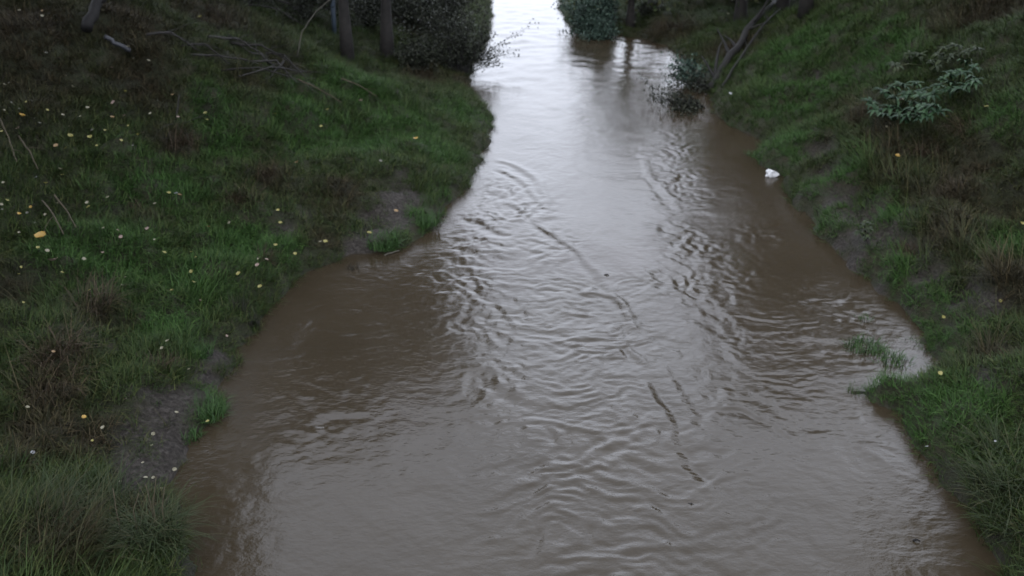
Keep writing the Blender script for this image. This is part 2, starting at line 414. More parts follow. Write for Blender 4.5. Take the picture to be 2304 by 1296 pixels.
# boils and slow swirls everywhere
h = h + 0.0045 * gnoise(x / 0.75 + wxp * 2, y / 0.9 + wyp * 2, 321) + 0.0022 * gnoise(x / 0.2 + wxp * 3, y / 0.22 + wyp * 3, 325) * (0.25 + cross + chop)
h = h + 0.022 * gnoise(x / 2.3, y / 2.8, 331) + sstep(15, 26, y) * 0.015 * gnoise(x / 0.5, y / 0.42, 335)
h = h + cross * 0.0055 * gnoise((x - wyp) / 0.15, (y + wxp) / 0.10, 337)
all_rip = 0.55 + 0.6 * sstep(0.1, 0.7, cross + chop) * 1.0
h = h + 0.0030 * gnoise((x + wxp) / 0.16, (y + wyp) / 0.11, 341) * all_rip
def crest(path, sig, amp, sign=1.0):
    global h
    W0 = np.array([on_plane(*p) for p in path]); Wp = np.vstack([2 * W0[0] - W0[1], W0, 2 * W0[-1] - W0[-2]]); W = []
    for k in range(1, len(Wp) - 2):                              # smooth curve through the points
        p0_, p1_, p2_, p3_ = Wp[k - 1:k + 3]
        for t_ in np.linspace(0, 1, 5)[:-1]:
            W.append(0.5 * (2 * p1_ + (p2_ - p0_) * t_ + (2 * p0_ - 5 * p1_ + 4 * p2_ - p3_) * t_ ** 2 + (3 * p1_ - p0_ - 3 * p2_ + p3_) * t_ ** 3))
    W = np.array(W + [W0[-1]])
    sel = np.where((x > W[:, 0].min() - 1) & (x < W[:, 0].max() + 1) & (y > W[:, 1].min() - 1) & (y < W[:, 1].max() + 1))[0]
    if not len(sel): return
    PP = Q[sel] + np.stack([wxp[sel], wyp[sel]], 1) * 0.15
    best = np.full(len(PP), 1e9); sgn = np.zeros(len(PP)); along = np.zeros(len(PP))
    for k, (p0, p1) in enumerate(zip(W[:-1], W[1:])):
        ab = p1 - p0; t = np.clip(((PP - p0) @ ab) / (ab @ ab), 0, 1)
        r = PP - p0 - t[:, None] * ab; dd = np.hypot(*r.T); cr = ab[0] * r[:, 1] - ab[1] * r[:, 0]
        up = dd < best; best = np.where(up, dd, best); sgn = np.where(up, np.sign(cr) * dd, sgn); along = np.where(up, (k + t) / (len(W) - 1), along)
    fade = sstep(0, 0.12, along) * (1 - sstep(0.85, 1, along)) * (0.9 + 0.25 * gnoise(along * 4 + sig * 100, along * 0 + 3.3, 7))
    prof = (sgn / (sig * 1.75)) * np.exp(-(sgn / (sig * 1.75)) ** 2)
    h[sel] = h[sel] * (1 - 0.5 * fade * np.exp(-(sgn / 0.13) ** 2)) + 1.1 * sign * amp * prof * fade
crest([(1100, 360), (1160, 375), (1200, 410), (1225, 455), (1228, 490)], 0.05, 0.022)
crest([(1120, 380), (1180, 420), (1222, 470)], 0.04, 0.018)
crest([(1185, 490), (1240, 530), (1290, 570), (1340, 620), (1395, 680), (1420, 740), (1412, 775)], 0.038, 0.018)
crest([(1300, 660), (1370, 665), (1410, 700)], 0.045, 0.018)
crest([(1400, 775), (1450, 830)], 0.03, 0.015)
crest([(1448, 850), (1500, 920), (1532, 990), (1550, 1050), (1595, 1105)], 0.038, 0.015, -1.0)
crest([(1508, 845), (1545, 900), (1575, 945)], 0.042, 0.010, -1.0)
crest([(1060, 500), (1110, 520), (1160, 530)], 0.05, 0.011)
crest([(1090, 860), (1170, 900), (1280, 925), (1400, 890)], 0.05, 0.010)
crest([(700, 960), (740, 935), (830, 935)], 0.045, 0.009)
crest([(1440, 310), (1445, 380), (1490, 430), (1530, 480)], 0.05, 0.018)
crest([(1460, 560), (1490, 500), (1560, 480), (1620, 490)], 0.05, 0.006)
crest([(1780, 760), (1900, 770)], 0.05, 0.010)
near_edge = seg_dist(Q, POLY)
h = h * (0.25 + 0.75 * sstep(0.0, 0.45, near_edge)) * np.where(y > 30, 0.3, 1.0)
m, n, b = new_mat('muddy_water')
tc = n.nodes.new('ShaderNodeTexCoord')
t1 = noise_node(n, 0.8, 5, rough=0.6)
wc = ramp(n, t1.outputs['Fac'], [(0.3, (0.0225, 0.0172, 0.0104)), (0.7, (0.0270, 0.0210, 0.0132))])
link(n, wc.outputs[0], b.inputs['Base Color'])
b.inputs['Roughness'].default_value = 0.13
b.inputs['IOR'].default_value = 1.333
mp = n.nodes.new('ShaderNodeMapping'); mp.inputs['Scale'].default_value = (0.7, 1.0, 1.0)
link(n, tc.outputs['Object'], mp.inputs[0])
t2 = noise_node(n, 17, 4, vec=mp.outputs[0], rough=0.55)
wa = n.nodes.new('ShaderNodeAttribute'); wa.attribute_name = 'ripple'
mm = n.nodes.new('ShaderNodeMath'); mm.operation = 'MULTIPLY'; link(n, t2.outputs['Fac'], mm.inputs[0]); link(n, wa.outputs['Fac'], mm.inputs[1])
bump(n, b, mm.outputs[0], 0.35, 0.02)
river = grid_mesh('river', WX, WY, h.reshape(WX.shape), m)
a = river.data.attributes.new('ripple', 'FLOAT', 'POINT'); a.data.foreach_set('value', (0.5 + 0.5 * np.clip(cross + chop, 0, 1)).astype(np.float32))
tag(river, kind='structure')

# ------------------------------------------------------------------ grass
def blade(Vs, base, yaw, length, width, lean, curl, segs=3):
    cy, sy = math.cos(yaw), math.sin(yaw); ang = lean; p = np.array(base, float); st = length / segs
    side = np.array((-sy, cy, 0)); rows = []
    for k in range(segs + 1):
        wd = width * (1 - k / segs) ** 0.7
        rows.append((p - side * wd / 2, p + side * wd / 2))
        p = p + np.array((cy * math.sin(ang), sy * math.sin(ang), math.cos(ang))) * st; ang += curl / segs
    return rows
def clump_mesh(name, nb, length, spread, width, lean=(0.2, 0.9), curl=(0.4, 1.4), bias=0.6, mat=None, rnd=random, segs=3):
    """grass clump whose blades hang mostly towards +X (down the slope)"""
    V, F = [], []
    for i in range(nb):
        r = spread * math.sqrt(rnd.random()); a = rnd.uniform(0, 2 * math.pi)
        yaw = rnd.gauss(0, 1.0) if rnd.random() < bias else rnd.uniform(-math.pi, math.pi)
        rows = blade(None, (r * math.cos(a), r * math.sin(a), -0.02), yaw, length * rnd.uniform(0.5, 1.2), width * rnd.uniform(0.7, 1.3),
                     rnd.uniform(*lean), rnd.uniform(*curl), segs)
        b0 = len(V)
        for l, rr_ in rows[:-1]: V += [l, rr_]
        V.append((rows[-1][0] + rows[-1][1]) / 2)
        for k in range(segs - 1):
            F.append((b0 + 2 * k, b0 + 2 * k + 1, b0 + 2 * k + 3, b0 + 2 * k + 2))
        F.append((b0 + 2 * segs - 2, b0 + 2 * segs - 1, b0 + 2 * segs))
    me = bpy.data.meshes.new(name); me.from_pydata([tuple(v) for v in V], [], F)
    if mat: me.materials.append(mat)
    return me

m, n, b = new_mat('grass')
def inst_attr(nm):
    a = n.nodes.new('ShaderNodeAttribute'); a.attribute_type = 'INSTANCER'; a.attribute_name = nm; return a.outputs['Fac']
gi = n.nodes.new('ShaderNodeNewGeometry')
green = ramp(n, gi.outputs['Random Per Island'], [(0.0, (0.0101, 0.0196, 0.0045)), (0.55, (0.0185, 0.0347, 0.0069)), (1.0, (0.0414, 0.0493, 0.0134))])
dry = ramp(n, gi.outputs['Random Per Island'], [(0.0, (0.0106, 0.0081, 0.0043)), (0.6, (0.0235, 0.0179, 0.0092)), (1.0, (0.0482, 0.0370, 0.0190))])
lushc = ramp(n, gi.outputs['Random Per Island'], [(0.0, (0.0129, 0.0336, 0.0062)), (0.6, (0.0218, 0.0538, 0.0101)), (1.0, (0.0381, 0.0762, 0.0168))])
c = mixc(n, inst_attr('lush'), green.outputs[0], lushc.outputs[0])
c = mixc(n, inst_attr('tint'), c, dry.outputs[0])
link(n, c, b.inputs['Base Color']); b.inputs['Roughness'].default_value = 0.6; b.inputs['Specular IOR Level'].default_value = 0.12
M['grass'] = m
protos = bpy.data.collections.new('grass_clumps')
rg = random.Random(3)
for k, (L, sp, nb) in enumerate([(0.13, 0.09, 26), (0.17, 0.10, 26), (0.22, 0.10, 24), (0.15, 0.12, 30), (0.34, 0.09, 22), (0.42, 0.09, 22)]):
    me = clump_mesh('grass_clump', nb, L, sp, 0.0075 if k < 4 else 0.008, (0.2, 1.0), (0.4, 1.5), 0.62, m, rg)
    protos.objects.link(bpy.data.objects.new('grass_clump', me))
NP = 165000
# more clumps close to the camera, fewer in the distance
gy_r = 2.0 + (37.0 - 2.0) * rng.random(NP) ** 1.55
gx_r = rng.uniform(-13, 13, NP)
pd = sample(GD, gx_r, gy_r); pm = sample(GM, gx_r, gy_r)
dist = np.hypot(gx_r, gy_r)
keep = ((pd > 0.0) | ((pd > -0.07) & (rng.random(NP) < 0.5))) & (rng.random(NP) > pm * 0.94)
# thin out what this and neighbouring cameras cannot see
ax_ = np.abs(gx_r) / np.maximum(gy_r * _c + 3, 0.1)
keep &= (ax_ < 0.80) | (rng.random(NP) < 0.12)
gx_r, gy_r, pd, pm = gx_r[keep], gy_r[keep], pd[keep], pm[keep]
pz = sample(GZ, gx_r, gy_r)
e = 0.25
nx_ = -(sample(GZ, gx_r + e, gy_r) - sample(GZ, gx_r - e, gy_r)); ny_ = -(sample(GZ, gx_r, gy_r + e) - sample(GZ, gx_r, gy_r - e))
yaw = np.arctan2(ny_, nx_) + rng.normal(0, 0.5, len(gx_r)) + fbm(gx_r * 0.8, gy_r * 0.8, 2, 55) * 1.0
pb = np.clip(sample(GB, gx_r, gy_r) * 1.25 + rng.normal(0, 0.16, len(gx_r)), 0, 1)
pl = np.clip(sample(GLU, gx_r, gy_r) * 1.2 + rng.normal(0, 0.12, len(gx_r)), 0, 1)
pb = np.clip(pb - pl * 0.5, 0, 1)
tall = fbm(gx_r * 0.7, gy_r * 0.7, 2, 61) + (pb - 0.5) * 0.5 + rng.normal(0, 0.25, len(gx_r))
# long rank grass at the foot of the bridge on both sides
rank = np.maximum(np.exp(-(((gx_r + 4.1) / 1.2) ** 2 + ((gy_r - 5.0) / 1.0) ** 2)), np.exp(-(((gx_r - 4.4) / 1.1) ** 2 + ((gy_r - 5.2) / 1.0) ** 2)))
tall = tall + rank * 0.75
vi = np.where(tall > 0.75, rng.integers(4, 6, len(gx_r)), rng.integers(0, 4, len(gx_r)))
sc = rng.uniform(0.75, 1.25, len(gx_r)) * (0.75 + 0.25 * sstep(0.05, 0.5, pd)) * (1 - 0.35 * pm)
me = bpy.data.meshes.new('grass'); me.from_pydata([tuple(p) for p in np.stack([gx_r, gy_r, pz], 1)], [], [])
def addf(nm, v, typ='FLOAT', key='value'):
    a = me.attributes.new(nm, typ, 'POINT'); a.data.foreach_set(key, np.ascontiguousarray(v).ravel())
addf('tint', pb.astype(np.float32)); addf('lush', pl.astype(np.float32)); addf('sc', sc.astype(np.float32))
addf('vi', vi.astype(np.int32), 'INT')
addf('rot', np.stack([rng.normal(0, 0.08, len(yaw)), rng.uniform(0.0, 0.35, len(yaw)), yaw], 1).astype(np.float32), 'FLOAT_VECTOR', 'vector')
grass = bpy.data.objects.new('grass', me); COL.objects.link(grass)
tag(grass, 'green and brown bank grass hanging down both slopes of the stream', 'grass', kind='stuff')
ng = bpy.data.node_groups.new('grass_scatter', 'GeometryNodeTree')
ng.interface.new_socket('Geometry', in_out='INPUT', socket_type='NodeSocketGeometry')
ng.interface.new_socket('Geometry', in_out='OUTPUT', socket_type='NodeSocketGeometry')
N = ng.nodes
gi_, go_ = N.new('NodeGroupInput'), N.new('NodeGroupOutput')
ci = N.new('GeometryNodeCollectionInfo'); ci.inputs['Collection'].default_value = protos
ci.inputs['Separate Children'].default_value = True; ci.inputs['Reset Children'].default_value = True
iop = N.new('GeometryNodeInstanceOnPoints'); iop.inputs['Pick Instance'].default_value = True
def na(nm, typ):
    a = N.new('GeometryNodeInputNamedAttribute'); a.data_type = typ; a.inputs['Name'].default_value = nm
    return a.outputs['Attribute']
e2r = N.new('FunctionNodeEulerToRotation'); ng.links.new(na('rot', 'FLOAT_VECTOR'), e2r.inputs[0])
m2p = N.new('GeometryNodeMeshToPoints')
ng.links.new(gi_.outputs[0], m2p.inputs['Mesh']); ng.links.new(m2p.outputs[0], iop.inputs['Points'])
ng.links.new(ci.outputs[0], iop.inputs['Instance']); ng.links.new(na('vi', 'INT'), iop.inputs['Instance Index'])
ng.links.new(e2r.outputs[0], iop.inputs['Rotation']); ng.links.new(na('sc', 'FLOAT'), iop.inputs['Scale'])
ng.links.new(iop.outputs[0], go_.inputs[0])
md = grass.modifiers.new('scatter', 'NODES'); md.node_group = ng

# ------------------------------------------------------------------ trees along the banks
def leaf_cards(centres, spread, per, size, rs, flat=0.8):
    C = np.repeat(np.array(centres), per, 0)
    C = C + rs.normal(0, 1, C.shape) * np.array(spread)
    nL = len(C)
    a = rs.uniform(0, 2 * np.pi, nL); tl = rs.normal(0, flat, nL); sz = size * rs.uniform(0.6, 1.4, nL)
    u = np.stack([np.cos(a) * np.cos(tl), np.sin(a) * np.cos(tl), np.sin(tl) - 0.3], 1)
    u /= np.linalg.norm(u, axis=1)[:, None]
    r_ = rs.normal(0, 1, (nL, 3)); v = np.cross(u, r_); v /= np.linalg.norm(v, axis=1)[:, None] + 1e-9
    U, Vv = u * sz[:, None], v * (sz * 0.28)[:, None]
    return np.stack([C - U * 0.5, C + Vv, C + U * 0.5, C - Vv], 1)
def make_tree(rs, height, trunk_r, crown_r, crown_lo, mat_leaf, lean=(0, 0), clusters=150, per=70, size=0.17, bark='bark'):
    rp = random.Random(int(rs.integers(1e6)))
    root = empty('tree', (0, 0, 0))
    V, F = [], []
    tp = [Vector((0, 0, -0.3))]
    for k in range(1, 11):
        t = k / 10
        tp.append(Vector((lean[0] * t * t * height * 0.5 + rp.uniform(-.06, .06) * t, lean[1] * t * t * height * 0.5 + rp.uniform(-.06, .06) * t, height * 0.85 * t)))
    tr = [trunk_r * (1.5 if k == 0 else 1.15 if k == 1 else 1) * (1 - 0.085 * k) for k in range(11)]
    tube(tp, tr, 10, V, F)
    tips = []
    for k in range(22):
        i = rp.randint(3, 10); p = tp[i]
        if p.z < crown_lo * 0.8: continue
        a = rp.uniform(0, 2 * math.pi)
        L = crown_r * rp.uniform(0.55, 1.05)
        pts = wander(p, (math.cos(a), math.sin(a), rp.uniform(0.15, 0.9)), L, 6, 0.18, 0.02, rp)
        r0 = tr[i] * 0.5
        tube(pts, [r0 * (1 - 0.14 * q) for q in range(7)], 6, V, F)
        tips += pts[2:]
        for q in range(3):
            s = rp.choice(pts[2:6]); a2 = a + rp.uniform(-1.2, 1.2)
            pp = wander(s, (math.cos(a2), math.sin(a2), rp.uniform(-0.1, 0.8)), L * 0.45, 4, 0.25, 0.03, rp)
            tube(pp, [r0 * 0.35 * (1 - 0.2 * z_) for z_ in range(5)], 5, V, F); tips += pp[1:]
    mesh_obj('trunk', V, F, M[bark], root)
    C = []
    for k in range(clusters):
        if tips and rp.random() < 0.75: c_ = np.array(rp.choice(tips)) + rs.normal(0, 0.3, 3)
        else:
            d_ = rs.normal(0, 1, 3); d_ /= np.linalg.norm(d_); rr_ = rs.random() ** 0.4
            c_ = np.array((lean[0] * height * 0.4, lean[1] * height * 0.4, (height + crown_lo) / 2)) + d_ * np.array((crown_r, crown_r, (height - crown_lo) / 2)) * rr_
        if c_[2] > crown_lo * 0.85: C.append(c_)
    quad_soup('crown', leaf_cards(C, (0.38, 0.38, 0.3), per, size, rs), M[mat_leaf], root)
    return root
def put(o, x, y, rz=0.0, s=1.0, dz=0.0):
    o.location = (x, y, gz(x, y) + dz); o.rotation_euler = (0, 0, rz); o.scale = (s, s, s); return o
rs = np.random.default_rng(5)
tA = make_tree(rs, 6.6, 0.11, 1.7, 3.2, 'crown_green', lean=(0.02, 0.02), clusters=110, per=60)
tB = make_tree(rs, 6.2, 0.12, 1.5, 3.2, 'crown_autumn', lean=(0.12, -0.02), clusters=110, per=60)
tC = make_tree(rs, 3.1, 0.11, 0.95, 0.9, 'crown_green', clusters=60, per=60, size=0.11)
tE = make_tree(rs, 8.6, 0.16, 2.7, 4.0, 'crown_green', lean=(0.42, 0.0), clusters=190, per=60, size=0.2)
put(tE, -8.4, 11.0, 0.0); tag(tE, 'leafy bank tree out of view, seen only as dark reflection and shade', 'tree', 'bank trees mirrored in the river')
v = hit_ground(782, 134); put(tA, v.x, v.y)
tag(tA, 'straight dark tree trunk rising from the grass beside a leaning trunk', 'tree', 'trees on the grassy left bank')
v = hit_ground(872, 128); put(tB, v.x, v.y, 0.0)
tag(tB, 'dark tree trunk leaning towards the water beside a straight trunk', 'tree', 'trees on the grassy left bank')
v = hit_ground(1418, 62); put(tC, v.x, v.y, 2.0)
tag(tC, 'thick dark tree behind the overhanging blue-green bush at the pool', 'tree')
def more(src, x, y, rz, s, label, group=None):
    o = copy_tree(src); put(o, x, y, rz, s); tag(o, label, 'tree')
    if group: o['group'] = group
    elif 'group' in o.keys(): del o['group']
    return o
v = hit_ground(1812, 26); tD = more(tB, v.x, v.y, 1.2, 1.0, 'dark tree trunk at the top of the steep weedy bank')
# crowns outside the frame: some mirrored by the river, some added for shade
G = 'bank trees mirrored in the river'
ML = 'leafy bank tree out of view, seen only as dark reflection and shade'
for (src, x_, y_, rz, s) in [(tE, -8.8, 14.5, 0.2, 0.95), (tE, -8.8, 18.5, -0.2, 0.9), (tE, -7.2, 22.5, 0.1, 0.85), (tA, -7.4, 30, 4.0, 1.15),
                             (tB, -9.6, 6.0, 2.0, 1.5), (tA, -7.2, 4.6, 5.0, 1.3), (tA, -11, 11.5, 3.0, 1.6), (tB, -12, 18, 1.0, 1.6),  # nearest left crowns are added out of view to shade the lower-left corner
                             (tA, 7.9, 12.0, 1.0, 0.85), (tC, 5.6, 24.6, 1.0, 1.3), (tC, 6.5, 24.2, 2.0, 1.4), (tC, 7.4, 23.6, 4.0, 1.4), (tC, 6.0, 27, 3.0, 1.4), (tE, 9.4, 23.5, 3.0, 0.7), (tA, 9.6, 6.2, 0.7, 0.8)]:  # short tree copies are added to block sky reflection along the right shore
    more(src, x_, y_, rz, s, *((ML, G) if src != tC else ('short bushy tree added behind the dead trunk to darken the water', 'short trees added to darken the water')))

# ------------------------------------------------------------------ shrubs, branches and other things
def shrub(name, label, cat, base, stems, leaf, spread, per, size, bark='bark_dark', thick=0.02, group=None, seed=1, twigs=2, droop=0.03, flat=0.8, leafpart='foliage'):
    """stems: list of (direction, length)"""
    rp = random.Random(seed); rs_ = np.random.default_rng(seed)
    root = empty(name, base); V, F, C = [], [], []
    for d_, L in stems:
        pts = wander((rp.uniform(-.05, .05), rp.uniform(-.05, .05), -0.06), d_, L, 7, 0.16, droop, rp)
        tube(pts, [thick * (1 - 0.11 * q) for q in range(8)], 6, V, F); C += [np.array(p) for p in pts[3:]]
        for q in range(twigs):
            s = rp.choice(pts[2:7]); dd = Vector(d_).normalized() + Vector((rp.uniform(-.9, .9), rp.uniform(-.9, .9), rp.uniform(-.3, .7)))
            pp = wander(s, dd, L * rp.uniform(0.25, 0.5), 5, 0.2, droop, rp)
            tube(pp, [thick * 0.4 * (1 - 0.15 * z_) for z_ in range(6)], 5, V, F); C += [np.array(p) for p in pp[1:]]
    mesh_obj('stem', V, F, M[bark], root)
    if per: quad_soup(leafpart, leaf_cards(C, (spread,) * 3, per, size, rs_, flat), M[leaf], root)
    return tag(root, label, cat, group)
def fan(n_, az0, az1, el0, el1, L0, L1, seed):
    rp = random.Random(seed); r_ = []
    for k in range(n_):
        a_ = R(rp.uniform(az0, az1)); e_ = R(rp.uniform(el0, el1))
        r_.append(((math.cos(a_) * math.cos(e_), math.sin(a_) * math.cos(e_), math.sin(e_)), rp.uniform(L0, L1)))
    return r_
v = hit_ground(1035, 165)
shrub('bush', 'dark twiggy bush leaning from the grassy bank out over the water', 'bush', v, fan(44, 10, 200, 20, 85, 0.7, 1.7, 4), 'shrub_dark', 0.05, 5, 0.05, seed=4, twigs=5, thick=0.012)
v = hit_ground(950, 150)
shrub('bush', 'low dark bush over a hollow between tree trunks and the water', 'bush', v, fan(18, 0, 360, 20, 80, 0.4, 0.9, 6), 'shrub_dark', 0.10, 6, 0.06, seed=6, twigs=4, thick=0.010)
v = hit_ground(1375, 62)
shrub('bush', 'bushy blue-green shrub hanging over the water at the far bend', 'bush', v, fan(30, 110, 250, 5, 70, 0.7, 1.4, 8), 'shrub_blue', 0.09, 20, 0.065, seed=8, twigs=4)
v = hit_ground(1602, 240)
shrub('bush', 'leafy branch bush hanging low over the pool beside the leaning log', 'bush', v, fan(20, 150, 235, -6, 32, 0.6, 1.35, 9), 'shrub_dark', 0.06, 6, 0.055, seed=9, twigs=4, thick=0.016, droop=0.02)
v = hit_ground(1585, 195)
shrub('sapling', 'thin pale-leaved sapling at the rim of the bright pool', 'sapling', v, fan(7, 120, 200, 20, 60, 0.5, 1.0, 19), 'shrub_blue', 0.10, 8, 0.07, seed=19, twigs=3, thick=0.01)

for k, (px, py, n_, L0, L1, lab) in enumerate([(690, 40, 16, .5, 1.3, 'dark undergrowth bush behind the arching cane'), (835, 60, 16, .5, 1.2, 'dark undergrowth bush between the two tree trunks'),
        (930, 70, 22, .7, 1.6, 'dark bush just behind the leaning trunk'), (990, 60, 26, .7, 1.7, 'tall dark bush between the leaning trunk and the river'),
        (560, 18, 14, .5, 1.1, 'dark undergrowth bush above the brushwood tangle'), (1462, 34, 10, .25, .5, 'dark bush on the low ground right of the thick tree')]):
    shrub('bush', lab, 'bush', hit_ground(px, py), fan(n_, 0, 360, 20, 85, L0, L1, 400 + k), 'shrub_dark', 0.06, 5, 0.06, seed=400 + k, twigs=6, thick=0.009)
v = hit_ground(1600, 190)
shrub('bush', 'bare twiggy bush tangled over the foot of the dead trunk', 'bush', v, fan(12, 140, 240, 0, 30, 0.5, 1.0, 420), 'shrub_dark', 0.06, 2, 0.05, seed=420, twigs=5, thick=0.014)

def stick(name, label, cat, pts, r0, r1, mat, group=None, twigs=0, seed=1, tl=0.4):
    """a stick, log or cane lying or standing through world points"""
    rp = random.Random(seed); o0 = Vector(pts[0]); root = empty(name, o0); V, F = [], []
    pts = [Vector(p) - o0 for p in pts]
    fine = []
    for a_, b_ in zip(pts[:-1], pts[1:]):
        for k in range(4): fine.append(a_.lerp(b_, k / 4) + Vector((rp.uniform(-1, 1), rp.uniform(-1, 1), rp.uniform(-1, 1))) * r0 * 0.4)
    fine.append(pts[-1]); nn = len(fine)
    tube(fine, [r0 + (r1 - r0) * k / (nn - 1) for k in range(nn)], 8, V, F)
    mesh_obj('stem', V, F, M[mat], root)
    for k in range(twigs):
        V2, F2 = [], []
        s = rp.choice(fine[1:]); d_ = (fine[-1] - fine[0]).normalized() + Vector((rp.uniform(-1, 1), rp.uniform(-1, 1), rp.uniform(0, .8))) * 0.8
        pp = wander(s, d_, tl * rp.uniform(0.5, 1.2), 5, 0.15, 0.03, rp)
        tube(pp, [max(r1 * 0.8, 0.003) * (1 - 0.15 * q) for q in range(6)], 5, V2, F2)
        mesh_obj('twig', V2, F2, M[mat], root)
    return tag(root, label, cat, group)
def along(pxs, lift):
    r_ = []
    for k, (a_, b_) in enumerate(pxs):
        v_ = hit(a_, b_); l_ = lift[k] if isinstance(lift, (list, tuple)) else lift
        r_.append(Vector((v_.x, v_.y, v_.z + l_)))
    return r_
def raised(px0, px1, up):
    """from a foot on the ground to a tip above the ground that shows at px1"""
    a_ = hit(*px0); d_ = ray(*px1); t_ = a_.y / d_.y
    return [a_, a_.lerp(Vector((d_.x * t_, a_.y + up, CAM_H + d_.z * t_)), 0.5) , Vector((d_.x * t_, a_.y + up, CAM_H + d_.z * t_))]
# the leaning trunk and its parallel limbs on the right bank
lg = along([(1598, 205), (1640, 140), (1690, 75), (1742, 25)], [0.05, 0.16, 0.2, 0.25])
stick('log', 'dark dead trunk lying up the bank above the pool', 'log', lg, 0.085, 0.055, 'bark_dark', None, 9, 31, 1.1)
lg = along([(1625, 200), (1668, 140), (1715, 72), (1762, 30)], [0.05, 0.12, 0.16, 0.2])
stick('branch', 'thin branch lying alongside the dead trunk above the pool', 'branch', lg, 0.03, 0.018, 'bark_dark', None, 4, 32, 0.5)
# dark bent limb, top left
lg = along([(198, 88), (228, 48), (262, 26), (312, 16)], [0.12, 0.28, 0.36, 0.42])
stick('stump', 'black bent stump curving out of the leaf litter under trees', 'stump', lg, 0.085, 0.05, 'bark_dark', None, 2, 33, 0.2)
# arching bramble cane
ft = hit(667, 132); dtp = ray(742, 0); tt = ft.y / dtp.y
tp_ = Vector((dtp.x * tt, ft.y + 0.1, CAM_H + dtp.z * tt))
stick('cane', 'long pale arching cane rising out of the brushwood', 'cane', [ft, ft.lerp(tp_, 0.35) + Vector((-0.10, 0, 0.10)), ft.lerp(tp_, 0.7) + Vector((-0.07, 0, 0.09)), tp_], 0.012, 0.007, 'cane', None, 0, 34)
# grey twiggy dead branch standing in the grass
ft = hit(392, 300)
root_fan = shrub('dead_branch', 'grey dead branch with twigs fanned out on the grass beside brown tussock', 'branch', hit_ground(398, 268), fan(11, 190, 330, 2, 22, 0.4, 0.95, 41), None, 0, 0, 0, bark='dead_wood', thick=0.007, seed=41, twigs=2, droop=0.05)
ft = hit(396, 270); dtp = ray(404, 212); tt = ft.y / dtp.y
stick('stick', 'thin grey upright stick in the middle of the fanned dead twigs', 'stick', [ft, Vector((dtp.x * tt, ft.y, CAM_H + dtp.z * tt))], 0.014, 0.006, 'dead_wood', None, 1, 42, 0.2)
# brushwood heap and fallen branches, top left
rb = random.Random(50)
BR = [((410, 115), (520, 160)), ((430, 135), (560, 150)), ((470, 95), (600, 140)), ((520, 110), (650, 150)), ((560, 20), (690, 70)), ((590, 0), (700, 55)),
      ((500, 170), (660, 190)), ((540, 185), (690, 175)), ((570, 150), (670, 200)), ((600, 130), (690, 190)), ((330, 90), (450, 130)), ((620, 165), (560, 130)), ((640, 150), (600, 200))]
for k, (p0, p1) in enumerate(BR):
    mid = ((p0[0] + p1[0]) / 2 + rb.uniform(-6, 6), (p0[1] + p1[1]) / 2 + rb.uniform(-8, 8))
    stick('dead_branch', 'fallen bare branch in the tangle of brushwood on the dark bank', 'branch', along([p0, mid, p1], [0.08, rb.uniform(0.15, 0.3), 0.1]),
          rb.uniform(0.014, 0.026), 0.008, 'dead_wood' if k % 3 else 'bark', 'fallen branches in the brushwood tangle', 4, 60 + k, 0.6)
for k, (p0, p1, lab) in enumerate([((770, 200), (850, 240), 'pale straw stalk flattened on the green grass below two trunks'),
                                   ((672, 203), (770, 255), 'pale straw stalk flattened on the green grass below the brushwood'),
                                   ((2, 290), (45, 395), 'pale dry stalk lying down the slope by the yellow leaves'),
                                   ((48, 335), (92, 412), 'thin dry stalk lying beside another on the leafy slope'),
                                   ((128, 470), (178, 545), 'dry reddish stalk lying in dark grass near the orange leaf'),
                                   ((102, 482), (150, 560), 'dull dry stalk lying in dark grass near the orange leaf')]):
    mid = ((p0[0] + p1[0]) / 2 + 3, (p0[1] + p1[1]) / 2 - 3)
    stick('stalk', lab, 'stalk', along([p0, mid, p1], 0.17), 0.012, 0.006, 'straw', 'dry stalks lying in the grass', 1, 80 + k, 0.3)
stick('pipe', 'short blue-grey pipe lying on the dark leaf litter', 'pipe', along([(242, 108), (268, 125), (298, 138)], 0.16), 0.035, 0.035, 'grey_pipe', None, 0, 90)
ft = hit(752, 78); dtp = ray(748, -12); tt = ft.y / dtp.y
V, F = [], []; top = Vector((dtp.x * tt, ft.y, CAM_H + dtp.z * tt)) - ft
tube([(0, 0, -0.2), top * 0.5, top, top + Vector((0, 0, 0.03))], [0.05, 0.05, 0.05, 0.03], 8, V, F)
o = mesh_obj('post', V, F, M['blue_paint'], None); o.location = ft
tag(o, 'faded blue post standing next to the straight tree trunk', 'post')

# ---- leafy weeds on the right bank: rosettes of long leaves on stems
def rosette(nl, L, wd, rp):
    V, F = [], []
    for k in range(nl):
        a_ = 2 * math.pi * k / nl + rp.uniform(-.3, .3); el = rp.uniform(0.1, 0.9); p = Vector((0, 0, 0)); b0 = len(V); l_ = L * rp.uniform(0.7, 1.2)
        side = Vector((-math.sin(a_), math.cos(a_), 0))
        for q in range(5):
            wq = wd * (0.35, 1.0, 0.95, 0.6, 0.05)[q]
            V += [p - side * wq / 2 + Vector((0, 0, 0.15 * wq)), p.copy(), p + side * wq / 2 + Vector((0, 0, 0.15 * wq))]
            p = p + Vector((math.cos(a_) * math.cos(el), math.sin(a_) * math.cos(el), math.sin(el))) * (l_ / 4); el -= 0.42
        for q in range(4):
            i = b0 + 3 * q; F += [(i, i + 1, i + 4, i + 3), (i + 1, i + 2, i + 5, i + 4)]
    return V, F
